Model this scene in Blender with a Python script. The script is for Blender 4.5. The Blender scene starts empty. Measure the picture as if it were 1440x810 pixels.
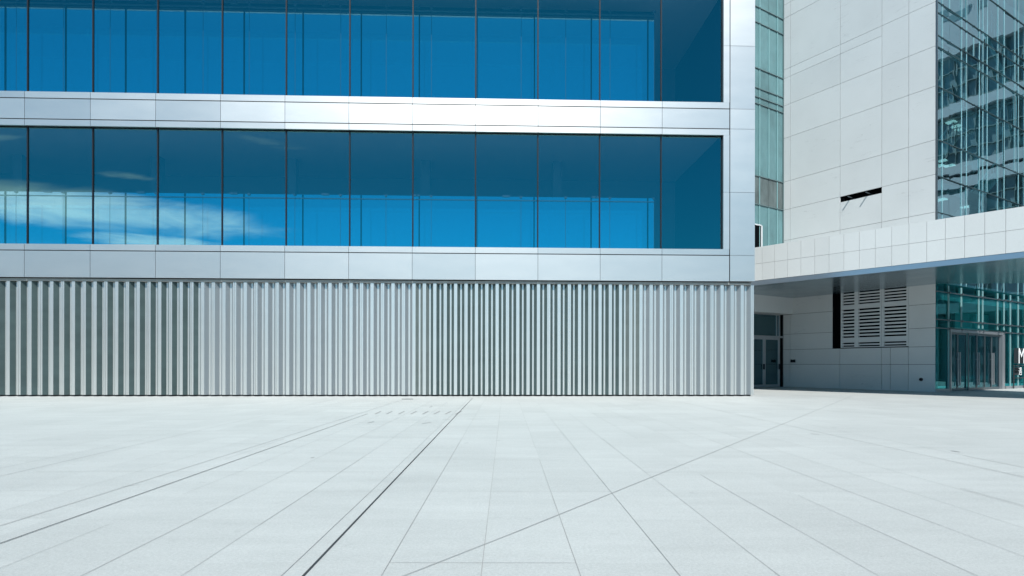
import bpy, bmesh, math, random
from mathutils import Vector, Matrix
random.seed(7)
R = math.radians
sc = bpy.context.scene
COL = sc.collection

# ------------------------------------------------------------------ measuring
F_PX, PX0, HOR = 846.0, 720.0, 512.0          # focal length, principal point of the 1440x810 photograph
CAM_H, ROLL = 1.25, 0.0015

def ray(px, py):
    """direction (X, Y=1, Z) of a measured point of the photograph"""
    x, y = px - PX0, py - HOR
    c, s = math.cos(ROLL), math.sin(ROLL)
    return Vector(((c*x + s*y)/F_PX, 1.0, -(-s*x + c*y)/F_PX))

def gp(px, py):
    d = ray(px, py)
    k = -CAM_H/d.z
    return (d.x*k, k)

def on_plane(px, py, p0, n):
    d = ray(px, py); o = Vector((0, 0, CAM_H))
    k = (Vector(p0) - o).dot(Vector(n))/d.dot(Vector(n))
    return o + d*k

# ------------------------------------------------------------------ materials
def new_mat(name):
    m = bpy.data.materials.new(name); m.use_nodes = True
    nt = m.node_tree; nt.nodes.clear()
    out = nt.nodes.new('ShaderNodeOutputMaterial')
    return m, nt, out

def N(nt, kind, **kw):
    n = nt.nodes.new(kind)
    for k, v in kw.items():
        if k.startswith('i_'):
            key = k[2:]
            key = int(key) if key.isdigit() else key.replace('_', ' ')
            n.inputs[key].default_value = v
        else:
            setattr(n, k, v)
    return n

def math_n(nt, op, a, b=None, c=None, clamp=False):
    n = nt.nodes.new('ShaderNodeMath'); n.operation = op; n.use_clamp = clamp
    for i, v in enumerate((a, b, c)):
        if v is None: continue
        if isinstance(v, (int, float)): n.inputs[i].default_value = v
        else: nt.links.new(v, n.inputs[i])
    return n.outputs[0]

def principled(name, col, rough=.5, metal=0., spec=.5, var=0., vscale=(1, 1, 1), bump=0., bscale=60., rvar=0.):
    m, nt, out = new_mat(name)
    b = N(nt, 'ShaderNodeBsdfPrincipled')
    b.inputs['Base Color'].default_value = (*col, 1)
    b.inputs['Roughness'].default_value = rough
    b.inputs['Metallic'].default_value = metal
    b.inputs['Specular IOR Level'].default_value = spec
    nt.links.new(b.outputs[0], out.inputs[0])
    if var or bump or rvar:
        tc = N(nt, 'ShaderNodeTexCoord')
        mp = N(nt, 'ShaderNodeMapping'); mp.inputs['Scale'].default_value = vscale
        nt.links.new(tc.outputs['Object'], mp.inputs[0])
        nz = N(nt, 'ShaderNodeTexNoise', i_Scale=1.0, i_Detail=6.0, i_Roughness=.6)
        nt.links.new(mp.outputs[0], nz.inputs['Vector'])
        if var:
            cr = N(nt, 'ShaderNodeMapRange', i_1=.3, i_2=.7, i_3=1-var, i_4=1+var)
            nt.links.new(nz.outputs[0], cr.inputs[0])
            mx = N(nt, 'ShaderNodeVectorMath', operation='SCALE')
            mx.inputs[0].default_value = col
            nt.links.new(cr.outputs[0], mx.inputs['Scale'])
            nt.links.new(mx.outputs[0], b.inputs['Base Color'])
        if rvar:
            cr = N(nt, 'ShaderNodeMapRange', i_1=.3, i_2=.7, i_3=rough-rvar, i_4=rough+rvar)
            nt.links.new(nz.outputs[0], cr.inputs[0])
            nt.links.new(cr.outputs[0], b.inputs['Roughness'])
        if bump:
            nb = N(nt, 'ShaderNodeTexNoise', i_Scale=bscale, i_Detail=4.0)
            nt.links.new(tc.outputs['Object'], nb.inputs['Vector'])
            bp = N(nt, 'ShaderNodeBump', i_Strength=bump, i_Distance=.01)
            nt.links.new(nb.outputs[0], bp.inputs['Height'])
            nt.links.new(bp.outputs[0], b.inputs['Normal'])
    return m

def glass(name, tint, refl, fac, rough=0.0, wav=0.0, wscale=.6):
    m, nt, out = new_mat(name)
    t = N(nt, 'ShaderNodeBsdfTransparent'); t.inputs[0].default_value = (*tint, 1)
    g = N(nt, 'ShaderNodeBsdfGlossy'); g.inputs[0].default_value = (*refl, 1); g.inputs['Roughness'].default_value = rough
    mx = N(nt, 'ShaderNodeMixShader'); mx.inputs[0].default_value = fac
    nt.links.new(t.outputs[0], mx.inputs[1]); nt.links.new(g.outputs[0], mx.inputs[2])
    nt.links.new(mx.outputs[0], out.inputs[0])
    if wav:
        tc = N(nt, 'ShaderNodeTexCoord')
        nz = N(nt, 'ShaderNodeTexNoise', i_Scale=wscale, i_Detail=1.0)
        nt.links.new(tc.outputs['Object'], nz.inputs['Vector'])
        bp = N(nt, 'ShaderNodeBump', i_Strength=wav, i_Distance=.05)
        nt.links.new(nz.outputs[0], bp.inputs['Height'])
        nt.links.new(bp.outputs[0], g.inputs['Normal'])
    return m

def brushed(name, col, rough, seed, metal=1.0):
    """anodised aluminium: fine drawn grain and slightly different panels"""
    m, nt, out = new_mat(name)
    b = N(nt, 'ShaderNodeBsdfPrincipled')
    b.inputs['Metallic'].default_value = metal
    nt.links.new(b.outputs[0], out.inputs[0])
    tc = N(nt, 'ShaderNodeTexCoord')
    mp = N(nt, 'ShaderNodeMapping'); mp.inputs['Scale'].default_value = (.7, .7, 3.0)
    mp.inputs['Location'].default_value = (seed, seed*2, 0)
    nt.links.new(tc.outputs['Object'], mp.inputs[0])
    nz = N(nt, 'ShaderNodeTexNoise', i_Scale=1.0, i_Detail=5.0, i_Roughness=.6)
    nt.links.new(mp.outputs[0], nz.inputs['Vector'])
    mp2 = N(nt, 'ShaderNodeMapping'); mp2.inputs['Scale'].default_value = (3., 3., 220.)
    nt.links.new(tc.outputs['Object'], mp2.inputs[0])
    n2 = N(nt, 'ShaderNodeTexNoise', i_Scale=1.0, i_Detail=3.0)
    nt.links.new(mp2.outputs[0], n2.inputs['Vector'])
    geo = N(nt, 'ShaderNodeNewGeometry')
    rnd = geo.outputs['Random Per Island']
    v = math_n(nt, 'MULTIPLY_ADD', nz.outputs[0], .06, .95)
    v = math_n(nt, 'ADD', v, math_n(nt, 'MULTIPLY_ADD', rnd, .05, -.025))
    v = math_n(nt, 'ADD', v, math_n(nt, 'MULTIPLY_ADD', n2.outputs[0], .08, -.04))
    sc_ = N(nt, 'ShaderNodeVectorMath', operation='SCALE'); sc_.inputs[0].default_value = col
    nt.links.new(v, sc_.inputs['Scale'])
    nt.links.new(sc_.outputs[0], b.inputs['Base Color'])
    r = math_n(nt, 'ADD', math_n(nt, 'MULTIPLY_ADD', nz.outputs[0], .04, rough-.02), math_n(nt, 'MULTIPLY_ADD', rnd, .03, -.015))
    nt.links.new(r, b.inputs['Roughness'])
    bp = N(nt, 'ShaderNodeBump', i_Strength=.05, i_Distance=.01)
    nt.links.new(n2.outputs[0], bp.inputs['Height'])
    nt.links.new(bp.outputs[0], b.inputs['Normal'])
    return m

M = {}
M['alu'] = brushed('anodised_panel', (.63, .61, .585), .40, 3.1, metal=.95)
M['rib'] = brushed('anodised_rib', (.635, .63, .605), .33, 9.7, metal=.8)
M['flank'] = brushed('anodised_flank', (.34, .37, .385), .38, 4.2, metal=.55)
M['flank_mid'] = principled('mid_flank', (.17, .20, .195), .5, metal=.2, spec=.3, var=.12, vscale=(.5, .5, 2))  # in-between side-face tone at the ends of the darker stretches
M['flank_dark'] = principled('dark_flank', (.078, .112, .112), .55, metal=.1, spec=.3, var=.15, vscale=(.5, .5, 2))  # darker side-face tone along some stretches of the ribs
M['groove'] = principled('dark_groove', (.02, .022, .026), .8, spec=.1)
M['gasket'] = principled('black_gasket', (.010, .012, .018), .5, spec=.2)
M['header'] = principled('grey_header', (.23, .24, .23), .6, var=.15, vscale=(2, 2, 6))
M['plinth'] = principled('dark_plinth', (.03, .032, .034), .8)
M['glass_blue'] = glass('blue_window_glass', (.62, .80, .90), (.26, .76, .80), .27, wav=.012, wscale=.35)
M['glass_inner'] = glass('inner_glass', (.4, .75, .9), (.62, .90, .88), .84, wav=.01, wscale=.3)
M['interior'] = principled('dim_interior', (.10, .11, .12), .8)
M['slab'] = principled('interior_slab', (.25, .25, .25), .8)
M['rail'] = principled('inner_rail', (.05, .07, .09), .5, metal=.5)
M['steel'] = principled('satin_steel', (.44, .45, .47), .34, metal=.75, rvar=.06, vscale=(2, 2, 8))
M['steel_dark'] = principled('dark_steel', (.16, .19, .21), .4, metal=.8)
M['bar_grey'] = principled('grey_glazing_bar', (.10, .15, .155), .5)
M['bar_teal'] = principled('teal_glazing_bar', (.035, .065, .075), .4)
M['black'] = principled('black_recess', (.004, .005, .006), .9, spec=0.)
M['slat'] = principled('grey_slat', (.55, .57, .58), .55)
M['soffit'] = principled('soffit_panel', (.31, .42, .48), .22, metal=.85, rvar=.04, vscale=(.6, .6, .6))
M['lip'] = principled('drip_lip', (.42, .48, .55), .3, metal=.9)
M['joint'] = principled('stone_joint', (.014, .016, .018), .9, spec=0.)
M['glass_teal'] = glass('teal_curtain_glass', (.25, .62, .70), (.66, .90, .96), .66, wav=.10, wscale=1.1)
M['glass_lobby'] = glass('lobby_glass', (.18, .68, .72), (.15, .52, .56), .32, wav=.03, wscale=.7)
M['glass_door'] = glass('door_glass', (.22, .42, .46), (.5, .8, .88), .2)
M['frost'] = principled('frosted_glass', (.10, .20, .21), .2, spec=.5, var=.30, vscale=(.5, .5, .35))
M['frost_clear'] = principled('smoky_glass', (.085, .11, .11), .15, spec=.5, var=.3, vscale=(3, 3, 1))
M['fin'] = principled('glass_fin', (.22, .39, .40), .25, spec=.5)
M['fin_dim'] = principled('curtain_fin', (.26, .43, .46), .25, spec=.5)
M['window_dark'] = principled('wing_window', (.12, .18, .20), .3, spec=.5)
M['lobby'] = principled('lobby_wall', (.42, .50, .50), .8)
M['blind'] = principled('grey_blind', (.22, .25, .27), .7, var=.2, vscale=(.3, .3, 9))
M['white'] = principled('white_letter', (.85, .86, .86), .4)
M['letter_side'] = principled('letter_side', (.03, .035, .04), .5)
M['bark'] = principled('bark', (.09, .07, .05), .9, var=.3, vscale=(6, 6, 2))
M['leaf'] = principled('leaf', (.045, .085, .035), .6, var=.5, vscale=(1.2, 1.2, 1.2))
M['drain'] = principled('drain_iron', (.05, .052, .055), .6)
def lamp_mat():
    m, nt, out = new_mat('ceiling_lamp')
    e = N(nt, 'ShaderNodeEmission', i_Strength=1.1); e.inputs[0].default_value = (1, .97, .9, 1)
    nt.links.new(e.outputs[0], out.inputs[0]); return m
M['lamp'] = lamp_mat()

def stone_mat(name, col, var=.05, panel=(1.0, 1.0), veins=.10):
    m, nt, out = new_mat(name)
    b = N(nt, 'ShaderNodeBsdfPrincipled', i_Roughness=.55)
    b.inputs['Specular IOR Level'].default_value = .3
    nt.links.new(b.outputs[0], out.inputs[0])
    tc = N(nt, 'ShaderNodeTexCoord')
    co = tc.outputs['Object']
    n1 = N(nt, 'ShaderNodeTexNoise', i_Scale=.45, i_Detail=5.0); nt.links.new(co, n1.inputs['Vector'])
    n2 = N(nt, 'ShaderNodeTexNoise', i_Scale=28., i_Detail=5.0, i_Roughness=.7); nt.links.new(co, n2.inputs['Vector'])
    # thin slanting veins
    mp = N(nt, 'ShaderNodeMapping'); mp.inputs['Rotation'].default_value = (0, R(38), 0); mp.inputs['Scale'].default_value = (.30, 1, 2.6)
    nt.links.new(co, mp.inputs[0])
    n3 = N(nt, 'ShaderNodeTexNoise', i_Scale=.9, i_Detail=4.0, i_Roughness=.55, i_Distortion=.4); nt.links.new(mp.outputs[0], n3.inputs['Vector'])
    v = math_n(nt, 'ABSOLUTE', math_n(nt, 'SUBTRACT', n3.outputs[0], .5))
    v = math_n(nt, 'SUBTRACT', 1.0, math_n(nt, 'DIVIDE', v, .006, clamp=True))
    n4 = N(nt, 'ShaderNodeTexNoise', i_Scale=.8, i_Detail=2.0); nt.links.new(co, n4.inputs['Vector'])
    gate = N(nt, 'ShaderNodeMapRange', i_1=.52, i_2=.62, i_3=0., i_4=1.); nt.links.new(n4.outputs[0], gate.inputs[0])
    v = math_n(nt, 'MULTIPLY', v, gate.outputs[0])
    geo = N(nt, 'ShaderNodeNewGeometry')
    k = math_n(nt, 'MULTIPLY_ADD', n1.outputs[0], 2*var, 1-var)
    k = math_n(nt, 'ADD', k, math_n(nt, 'MULTIPLY_ADD', n2.outputs[0], .14, -.07))
    k = math_n(nt, 'ADD', k, math_n(nt, 'MULTIPLY_ADD', geo.outputs['Random Per Island'], .06, -.03))
    k = math_n(nt, 'SUBTRACT', k, math_n(nt, 'MULTIPLY', v, veins))
    s = N(nt, 'ShaderNodeVectorMath', operation='SCALE'); s.inputs[0].default_value = col
    nt.links.new(k, s.inputs['Scale']); nt.links.new(s.outputs[0], b.inputs['Base Color'])
    bp = N(nt, 'ShaderNodeBump', i_Strength=.08, i_Distance=.01)
    nt.links.new(n2.outputs[0], bp.inputs['Height']); nt.links.new(bp.outputs[0], b.inputs['Normal'])
    return m
M['stone'] = stone_mat('pale_stone', (.545, .56, .56), var=.09, veins=.2)
M['stone_fascia'] = stone_mat('pale_stone_fascia', (.53, .545, .54), veins=.05)
M['stone_wing'] = stone_mat('wing_stone', (.30, .33, .36))

SLAB_W, SLAB_L, SLAB_C, SLAB_K = .587, 1.06, -.143, -.0106
def paving_mat():
    m, nt, out = new_mat('pale_granite_paving')
    b = N(nt, 'ShaderNodeBsdfPrincipled', i_Roughness=.62)
    b.inputs['Specular IOR Level'].default_value = .35
    nt.links.new(b.outputs[0], out.inputs[0])
    tc = N(nt, 'ShaderNodeTexCoord'); co = tc.outputs['Object']
    sp = N(nt, 'ShaderNodeSeparateXYZ'); nt.links.new(co, sp.inputs[0])
    u = math_n(nt, 'SUBTRACT', sp.outputs[0], math_n(nt, 'MULTIPLY_ADD', sp.outputs[1], SLAB_K, SLAB_C))
    iu = math_n(nt, 'FLOOR', math_n(nt, 'DIVIDE', u, SLAB_W))
    off = math_n(nt, 'MULTIPLY', math_n(nt, 'MODULO', iu, 2.0), .0)
    iv = math_n(nt, 'FLOOR', math_n(nt, 'DIVIDE', math_n(nt, 'SUBTRACT', sp.outputs[1], 3.78), SLAB_L))
    cb = N(nt, 'ShaderNodeCombineXYZ'); nt.links.new(iu, cb.inputs[0]); nt.links.new(iv, cb.inputs[1])
    wn = N(nt, 'ShaderNodeTexWhiteNoise'); nt.links.new(cb.outputs[0], wn.inputs['Vector'])
    n1 = N(nt, 'ShaderNodeTexNoise', i_Scale=.35, i_Detail=5.0, i_Roughness=.55); nt.links.new(co, n1.inputs['Vector'])
    n2 = N(nt, 'ShaderNodeTexNoise', i_Scale=130., i_Detail=3.0, i_Roughness=.8); nt.links.new(co, n2.inputs['Vector'])
    mp = N(nt, 'ShaderNodeMapping'); mp.inputs['Scale'].default_value = (.5, 2.5, 1); nt.links.new(co, mp.inputs[0])
    n5 = N(nt, 'ShaderNodeTexNoise', i_Scale=1.2, i_Detail=6.0, i_Roughness=.65); nt.links.new(mp.outputs[0], n5.inputs['Vector'])
    n6 = N(nt, 'ShaderNodeTexNoise', i_Scale=48., i_Detail=2.0, i_Roughness=.7); nt.links.new(co, n6.inputs['Vector'])
    n7 = N(nt, 'ShaderNodeTexNoise', i_Scale=11., i_Detail=3.0, i_Roughness=.6); nt.links.new(co, n7.inputs['Vector'])
    k = math_n(nt, 'MULTIPLY_ADD', wn.outputs[0], .07, .965)
    k = math_n(nt, 'ADD', k, math_n(nt, 'MULTIPLY_ADD', n1.outputs[0], .22, -.11))
    k = math_n(nt, 'ADD', k, math_n(nt, 'MULTIPLY_ADD', n5.outputs[0], .24, -.12))
    k = math_n(nt, 'ADD', k, math_n(nt, 'MULTIPLY_ADD', n6.outputs[0], .42, -.21))
    k = math_n(nt, 'ADD', k, math_n(nt, 'MULTIPLY_ADD', n7.outputs[0], .12, -.06))
    k = math_n(nt, 'ADD', k, math_n(nt, 'MULTIPLY_ADD', n2.outputs[0], .70, -.35))
    # small dark stains
    n3 = N(nt, 'ShaderNodeTexNoise', i_Scale=3.2, i_Detail=3.0); nt.links.new(co, n3.inputs['Vector'])
    st = N(nt, 'ShaderNodeMapRange', i_1=.70, i_2=.79, i_3=0., i_4=.25); nt.links.new(n3.outputs[0], st.inputs[0])
    k = math_n(nt, 'SUBTRACT', k, st.outputs[0])
    s = N(nt, 'ShaderNodeVectorMath', operation='SCALE'); s.inputs[0].default_value = (.408, .421, .410)
    nt.links.new(k, s.inputs['Scale']); nt.links.new(s.outputs[0], b.inputs['Base Color'])
    bp = N(nt, 'ShaderNodeBump', i_Strength=.12, i_Distance=.004)
    nt.links.new(n2.outputs[0], bp.inputs['Height']); nt.links.new(bp.outputs[0], b.inputs['Normal'])
    return m
M['paving'] = paving_mat()
M['j_faint'] = principled('joint_faint', (.30, .305, .30), .9)
M['j_mid'] = principled('joint_mid', (.26, .26, .255), .9)
M['j_dark'] = principled('joint_dark', (.035, .037, .04), .9)
M['earth'] = principled('outer_paving', (.30, .31, .30), .8, var=.1, vscale=(.05, .05, 1))

# ------------------------------------------------------------------ mesh helper
class MB:
    def __init__(s): s.v = []; s.f = []; s.m = []
    def poly(s, pts, mi=0):
        i = len(s.v); s.v += [tuple(p) for p in pts]; s.f.append(tuple(range(i, i+len(pts)))); s.m.append(mi)
    def box(s, x0, x1, y0, y1, z0, z1, mi=0):
        i = len(s.v)
        s.v += [(x0,y0,z0),(x1,y0,z0),(x1,y1,z0),(x0,y1,z0),(x0,y0,z1),(x1,y0,z1),(x1,y1,z1),(x0,y1,z1)]
        for f in ((0,3,2,1),(4,5,6,7),(0,1,5,4),(1,2,6,5),(2,3,7,6),(3,0,4,7)):
            s.f.append(tuple(i+k for k in f)); s.m.append(mi)
    def prism(s, pts, z0, z1, mi=0):
        """upright prism over a counter-clockwise ground polygon"""
        n = len(pts); i = len(s.v)
        s.v += [(x, y, z0) for x, y in pts] + [(x, y, z1) for x, y in pts]
        s.f.append(tuple(i+k for k in reversed(range(n)))); s.m.append(mi)
        s.f.append(tuple(i+n+k for k in range(n))); s.m.append(mi)
        for k in range(n):
            j = (k+1) % n
            s.f.append((i+k, i+j, i+n+j, i+n+k)); s.m.append(mi)
    def bar(s, a, b, w, h=None, mi=0):
        """square bar from a to b"""
        a, b = Vector(a), Vector(b); h = h or w
        d = (b-a).normalized(); up = Vector((0, 0, 1)) if abs(d.z) < .95 else Vector((1, 0, 0))
        sx = d.cross(up).normalized()*w/2; sy = d.cross(sx).normalized()*h/2
        i = len(s.v)
        for p in (a, b): s.v += [tuple(p-sx-sy), tuple(p+sx-sy), tuple(p+sx+sy), tuple(p-sx+sy)]
        for f in ((0,1,2,3),(7,6,5,4),(0,4,5,1),(1,5,6,2),(2,6,7,3),(3,7,4,0)):
            s.f.append(tuple(i+k for k in f)); s.m.append(mi)
    def build(s, name, mats, parent=None, label=None, bevel=0):
        me = bpy.data.meshes.new(name)
        me.from_pydata(s.v, [], s.f)
        for m in (mats if isinstance(mats, (list, tuple)) else [mats]): me.materials.append(m)
        for p, mi in zip(me.polygons, s.m): p.material_index = mi
        me.update()
        bm = bmesh.new(); bm.from_mesh(me); bmesh.ops.recalc_face_normals(bm, faces=bm.faces)
        bm.to_mesh(me); bm.free()
        o = bpy.data.objects.new(name, me); COL.objects.link(o)
        if parent: o.parent = parent
        if label: o['label'] = label
        if bevel:
            bv = o.modifiers.new('bevel', 'BEVEL'); bv.width = bevel; bv.segments = 2; bv.limit_method = 'ANGLE'
        return o

def empty(name, loc, rz, label, cat, group=None):
    o = bpy.data.objects.new(name, None); COL.objects.link(o)
    o.location = loc; o.rotation_euler = (0, 0, rz); o.empty_display_size = .3
    o['label'] = label; o['category'] = cat
    if group: o['group'] = group
    return o
def tag(o, label, cat, group=None):
    o['label'] = label; o['category'] = cat
    if group: o['group'] = group

# ------------------------------------------------------------------ ground
def build_ground():
    g = MB()
    def sheet(x0, x1, y0, y1, z, mi): g.poly([(x0,y0,z),(x1,y0,z),(x1,y1,z),(x0,y1,z)], mi)
    sheet(-500, 500, -500, 500, -.004, 4)
    sheet(-70, 70, -60, 60, 0, 0)
    def ribbon(a, b, w, mi, z=.004):
        ax, ay = a; bx, by = b
        L = math.hypot(bx-ax, by-ay); nx, ny = -(by-ay)/L*w/2, (bx-ax)/L*w/2
        g.poly([(ax+nx,ay+ny,z),(ax-nx,ay-ny,z),(bx-nx,by-ny,z),(bx+nx,by+ny,z)], mi)
    rnd = random.Random(5)
    # slab joints running away from the camera, broken into lengths of differing strength
    for k in range(-46, 58):
        y = 1.5
        while y < 30:
            L = SLAB_L*rnd.choice((1, 2, 2, 3, 4))
            y2 = min(y+L, 30)
            r = rnd.random()
            x1, x2 = SLAB_C+SLAB_K*y+k*SLAB_W, SLAB_C+SLAB_K*y2+k*SLAB_W
            strong = -5 < k < 9
            if y2 > 22.9 and x2 < 9.6:
                y2 = 22.9
            if y2 > y:
                if r < (.55 if strong else .14): ribbon((x1, y), (x2, y2), .0040 if r < .30 else .0028, 1)
                elif r < (.95 if strong else .55): ribbon((x1, y), (x2, y2), .0030, 3)
            y = y2 + .0001
            if y >= 22.9 and x1 < 9.6: break
    # cross joints
    y = 3.78-SLAB_L
    while y < 22.5:
        k = -40
        while k < 44:
            n = rnd.choice((1, 1, 2, 3))
            if rnd.random() < .45:
                x = SLAB_C+SLAB_K*y+k*SLAB_W
                ribbon((x, y), (x+n*SLAB_W, y), .0034, 3 if rnd.random() < .7 else 1, .003)
            k += n
        y += SLAB_L
    # the long lines of the photograph, laid on the paving
    def line(p, q, w, mi): ribbon(gp(*p), gp(*q), w, mi, .006)
    line((427, 810), (664.5, 560), .0135, 2)
    line((400, 838), (427, 810), .0135, 2)
    line((567, 811), (720, 751), .006, 1); line((720, 751), (1198, 557), .007, 1)
    line((470, 849), (567, 811), .006, 1)
    line((0, 740), (565, 563), .008, 1); line((-200, 803), (0, 740), .008, 1)
    line((0, 765), (517, 582), .010, 2); line((-200, 836), (0, 765), .010, 2)
    line((0, 670), (465, 563), .007, 1); line((-260, 730), (0, 670), .007, 1)
    line((955, 565), (1440, 671), .008, 1); line((1440, 671), (1700, 728), .008, 1)
    line((1350, 687), (1440, 711.5), .0055, 1)
    line((1355, 641), (1440, 658), .006, 1)
    # short ticks of an inlaid row near the metal wall
    for px in (532, 548, 565, 582, 598.5, 614.5, 630.5, 645):
        k = (px-711)/900.
        line((px-4+3*k, 582.5), (px+4+2*k, 578.5), .035, 1)
    for p, q in (((517, 595), (526, 593)), ((593, 596), (606, 594)), ((622, 590), (633, 590)), ((657, 589.6), (682, 589.6)),
                 ((604, 573), (608, 571)), ((1140, 610), (1152, 611)), ((1298, 572), (1310, 573)), ((1337, 634), (1350, 636)), ((437, 644), (442, 643.6))):
        line(p, q, .03, 3)
    o = g.build('ground', [M['paving'], M['j_mid'], M['j_dark'], M['j_faint'], M['earth']])
    o['kind'] = 'structure'
    o['label'] = 'pale granite plaza paving with thin dark joints'
build_ground()

# drain slot at the foot of the metal wall
d = MB()
cx, cy = gp(573, 561.4)
d.box(-.2, .2, -.05, .05, .006, .012)
for k in range(8): d.box(-.18+k*.047, -.16+k*.047, -.04, .04, .012, .016)
dr = d.build('drain_cover', M['drain']); dr.location = (cx, cy, 0)
tag(dr, 'small dark drain cover in the paving near the ribbed metal wall', 'drain cover')

# ------------------------------------------------------------------ office building (metal and blue glass)
TH = math.atan(.033)
office = empty('office_building', (0, 23.17, 0), TH, 'silver aluminium office building with blue ribbon windows above a ribbed metal base', 'building')
P, XR, NB = 2.413, 8.234, 16                     # bay width, right jamb, number of bays
XE, XL = 9.474, XR-16*2.413
DEEP = 14.0
jx = [XR - P*i for i in range(NB+1)]             # joints / mullions, from the right
GY = .17                                         # glass plane behind the panels

def band(name, rows):
    """one spandrel band of separate aluminium panels with open joints; rows = list of (z0, z1, kind)"""
    m = MB()
    g = .007
    for z0, z1 in rows:
        for i in range(NB):
            a, b = jx[i+1], jx[i]
            if i == 0: b = 8.470
            t = random.uniform(-.0005, .0005); 
            i0 = len(m.v)
            m.box(a+g, b-g, 0, .09, z0, z1)
            # a hair of tilt so neighbouring panels never mirror exactly alike
            for q in range(i0, len(m.v)):
                x, y, z = m.v[q]
                m.v[q] = (x, y + t*(x-a)/P*.9 + t*(z-z0), z)
    zlo, zhi = rows[0][0], rows[-1][1]
    m.box(XL, 8.470, .05, .30, zlo+.01, zhi-.01, 1)
    return m.build(name, [M['alu'], M['groove']], office)
band('spandrel_band', [(4.49, 5.482), (5.516, 5.74)])
band('spandrel_band', [(10.19, 10.412), (10.446, 11.192), (11.226, 11.46)])
band('spandrel_band', [(15.91, 16.13), (16.164, 16.91), (16.944, 17.4)])

# corner column with its own panel joints, and the slim jamb trims
cm = MB()
zs = [4.49, 5.50, 7.96, 10.43, 11.21, 13.67, 15.92, 17.4]
for z0, z1 in zip(zs, zs[1:]):
    cm.box(8.500, XE, 0, DEEP, z0+.006, z1-.006)
cm.box(8.49, XE-.02, .04, DEEP-.1, 4.5, 17.38, 1)
cm.build('corner_column', [M['alu'], M['groove']], office)
for zb, zt, mids in ((5.74, 10.19, 7.96), (11.46, 15.91, 13.67)):
    jm = MB()
    jm.box(XR, 8.470, .002, .30, zb+.004, mids-.004); jm.box(XR, 8.470, .002, .30, mids+.004, zt-.004)
    jm.build('jamb_trim', M['alu'], office)

# windows: dark gasket frame with its pane; a second, inner layer of frameless panes behind the lower part
def storey(zb, zt, z_inner, inner_off):
    for i in range(NB):
        a, b = jx[i+1], jx[i]
        w = MB(); t = .024
        w.box(a, a+t, GY-.035, GY+.02, zb, zt); w.box(b-t, b, GY-.035, GY+.02, zb, zt)
        w.box(a+t, b-t, GY-.012, GY+.10, zb-.0, zb+.02); w.box(a+t, b-t, GY-.012, GY+.10, zt-.02, zt)
        wo = w.build('window', M['gasket'], office)
        p = MB()
        e = random.uniform(-.0006, .0006); e2 = random.uniform(-.0006, .0006)
        p.poly([(a+t, GY+e, zb+.02), (b-t, GY-e, zb+.02), (b-t, GY-e+e2, zt-.02), (a+t, GY+e+e2, zt-.02)])
        p.build('pane', M['glass_blue'], wo)
    # inner layer
    q = P*.75
    xs = []
    x = jx[1]
    while x > XL+.1:
        xs.append(x); x -= q
    for j in range(len(xs)-1):
        a, b = xs[j+1]+.009, xs[j]-.009
        p = MB(); e = random.uniform(-.002, .002)
        p.poly([(a, 1.17+e, zb+.02), (b, 1.17-e, zb+.02), (b, 1.17-e, z_inner), (a, 1.17+e, z_inner)])
        p.build('inner_pane', M['glass_inner'], office)
    r = MB()
    r.box(XL, xs[0], 1.13, 1.16, z_inner-.17, z_inner-.14)
    for j, x in enumerate(xs):
        r.box(x-.05, x+.05, 1.12, 1.16, z_inner-.05, z_inner+.03)
        r.box(x-.008, x+.008, 1.172, 1.19, zb, z_inner)
        if j % 2: r.box(x-.75, x-.45, 1.12, 1.15, z_inner-.02, z_inner+.05)
    r.build('inner_rail', M['rail'], office)
storey(5.74, 10.19, 8.02, 0)
storey(11.46, 15.91, 15.62, 0)

# shell behind: floors, dim rooms, side wall, roof
s = MB()
s.box(XL, 8.48, .31, DEEP, 4.55, 5.45); s.box(XL, 8.48, .31, DEEP, 10.5, 11.2); s.box(XL, 8.48, .31, DEEP, 16.2, 17.1)
s.build('floor_slab', M['slab'], office)
s = MB(); s.box(XL, 8.48, 7.0, 7.2, 0, 17.1); s.box(XL-.2, XL, .05, DEEP, 0, 17.4)
for x in range(-28, 8, 6): s.box(x, x+.4, 4.2, 4.6, 5.45, 16.2)
s.build('interior_wall', M['interior'], office)
s = MB(); s.box(XL-.25, XE, .1, DEEP+.2, 17.4, 17.55); s.box(XL-.25, XE-.01, DEEP, DEEP+.2, 0, 17.4)
s.build('roof', M['alu'], office)

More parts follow.
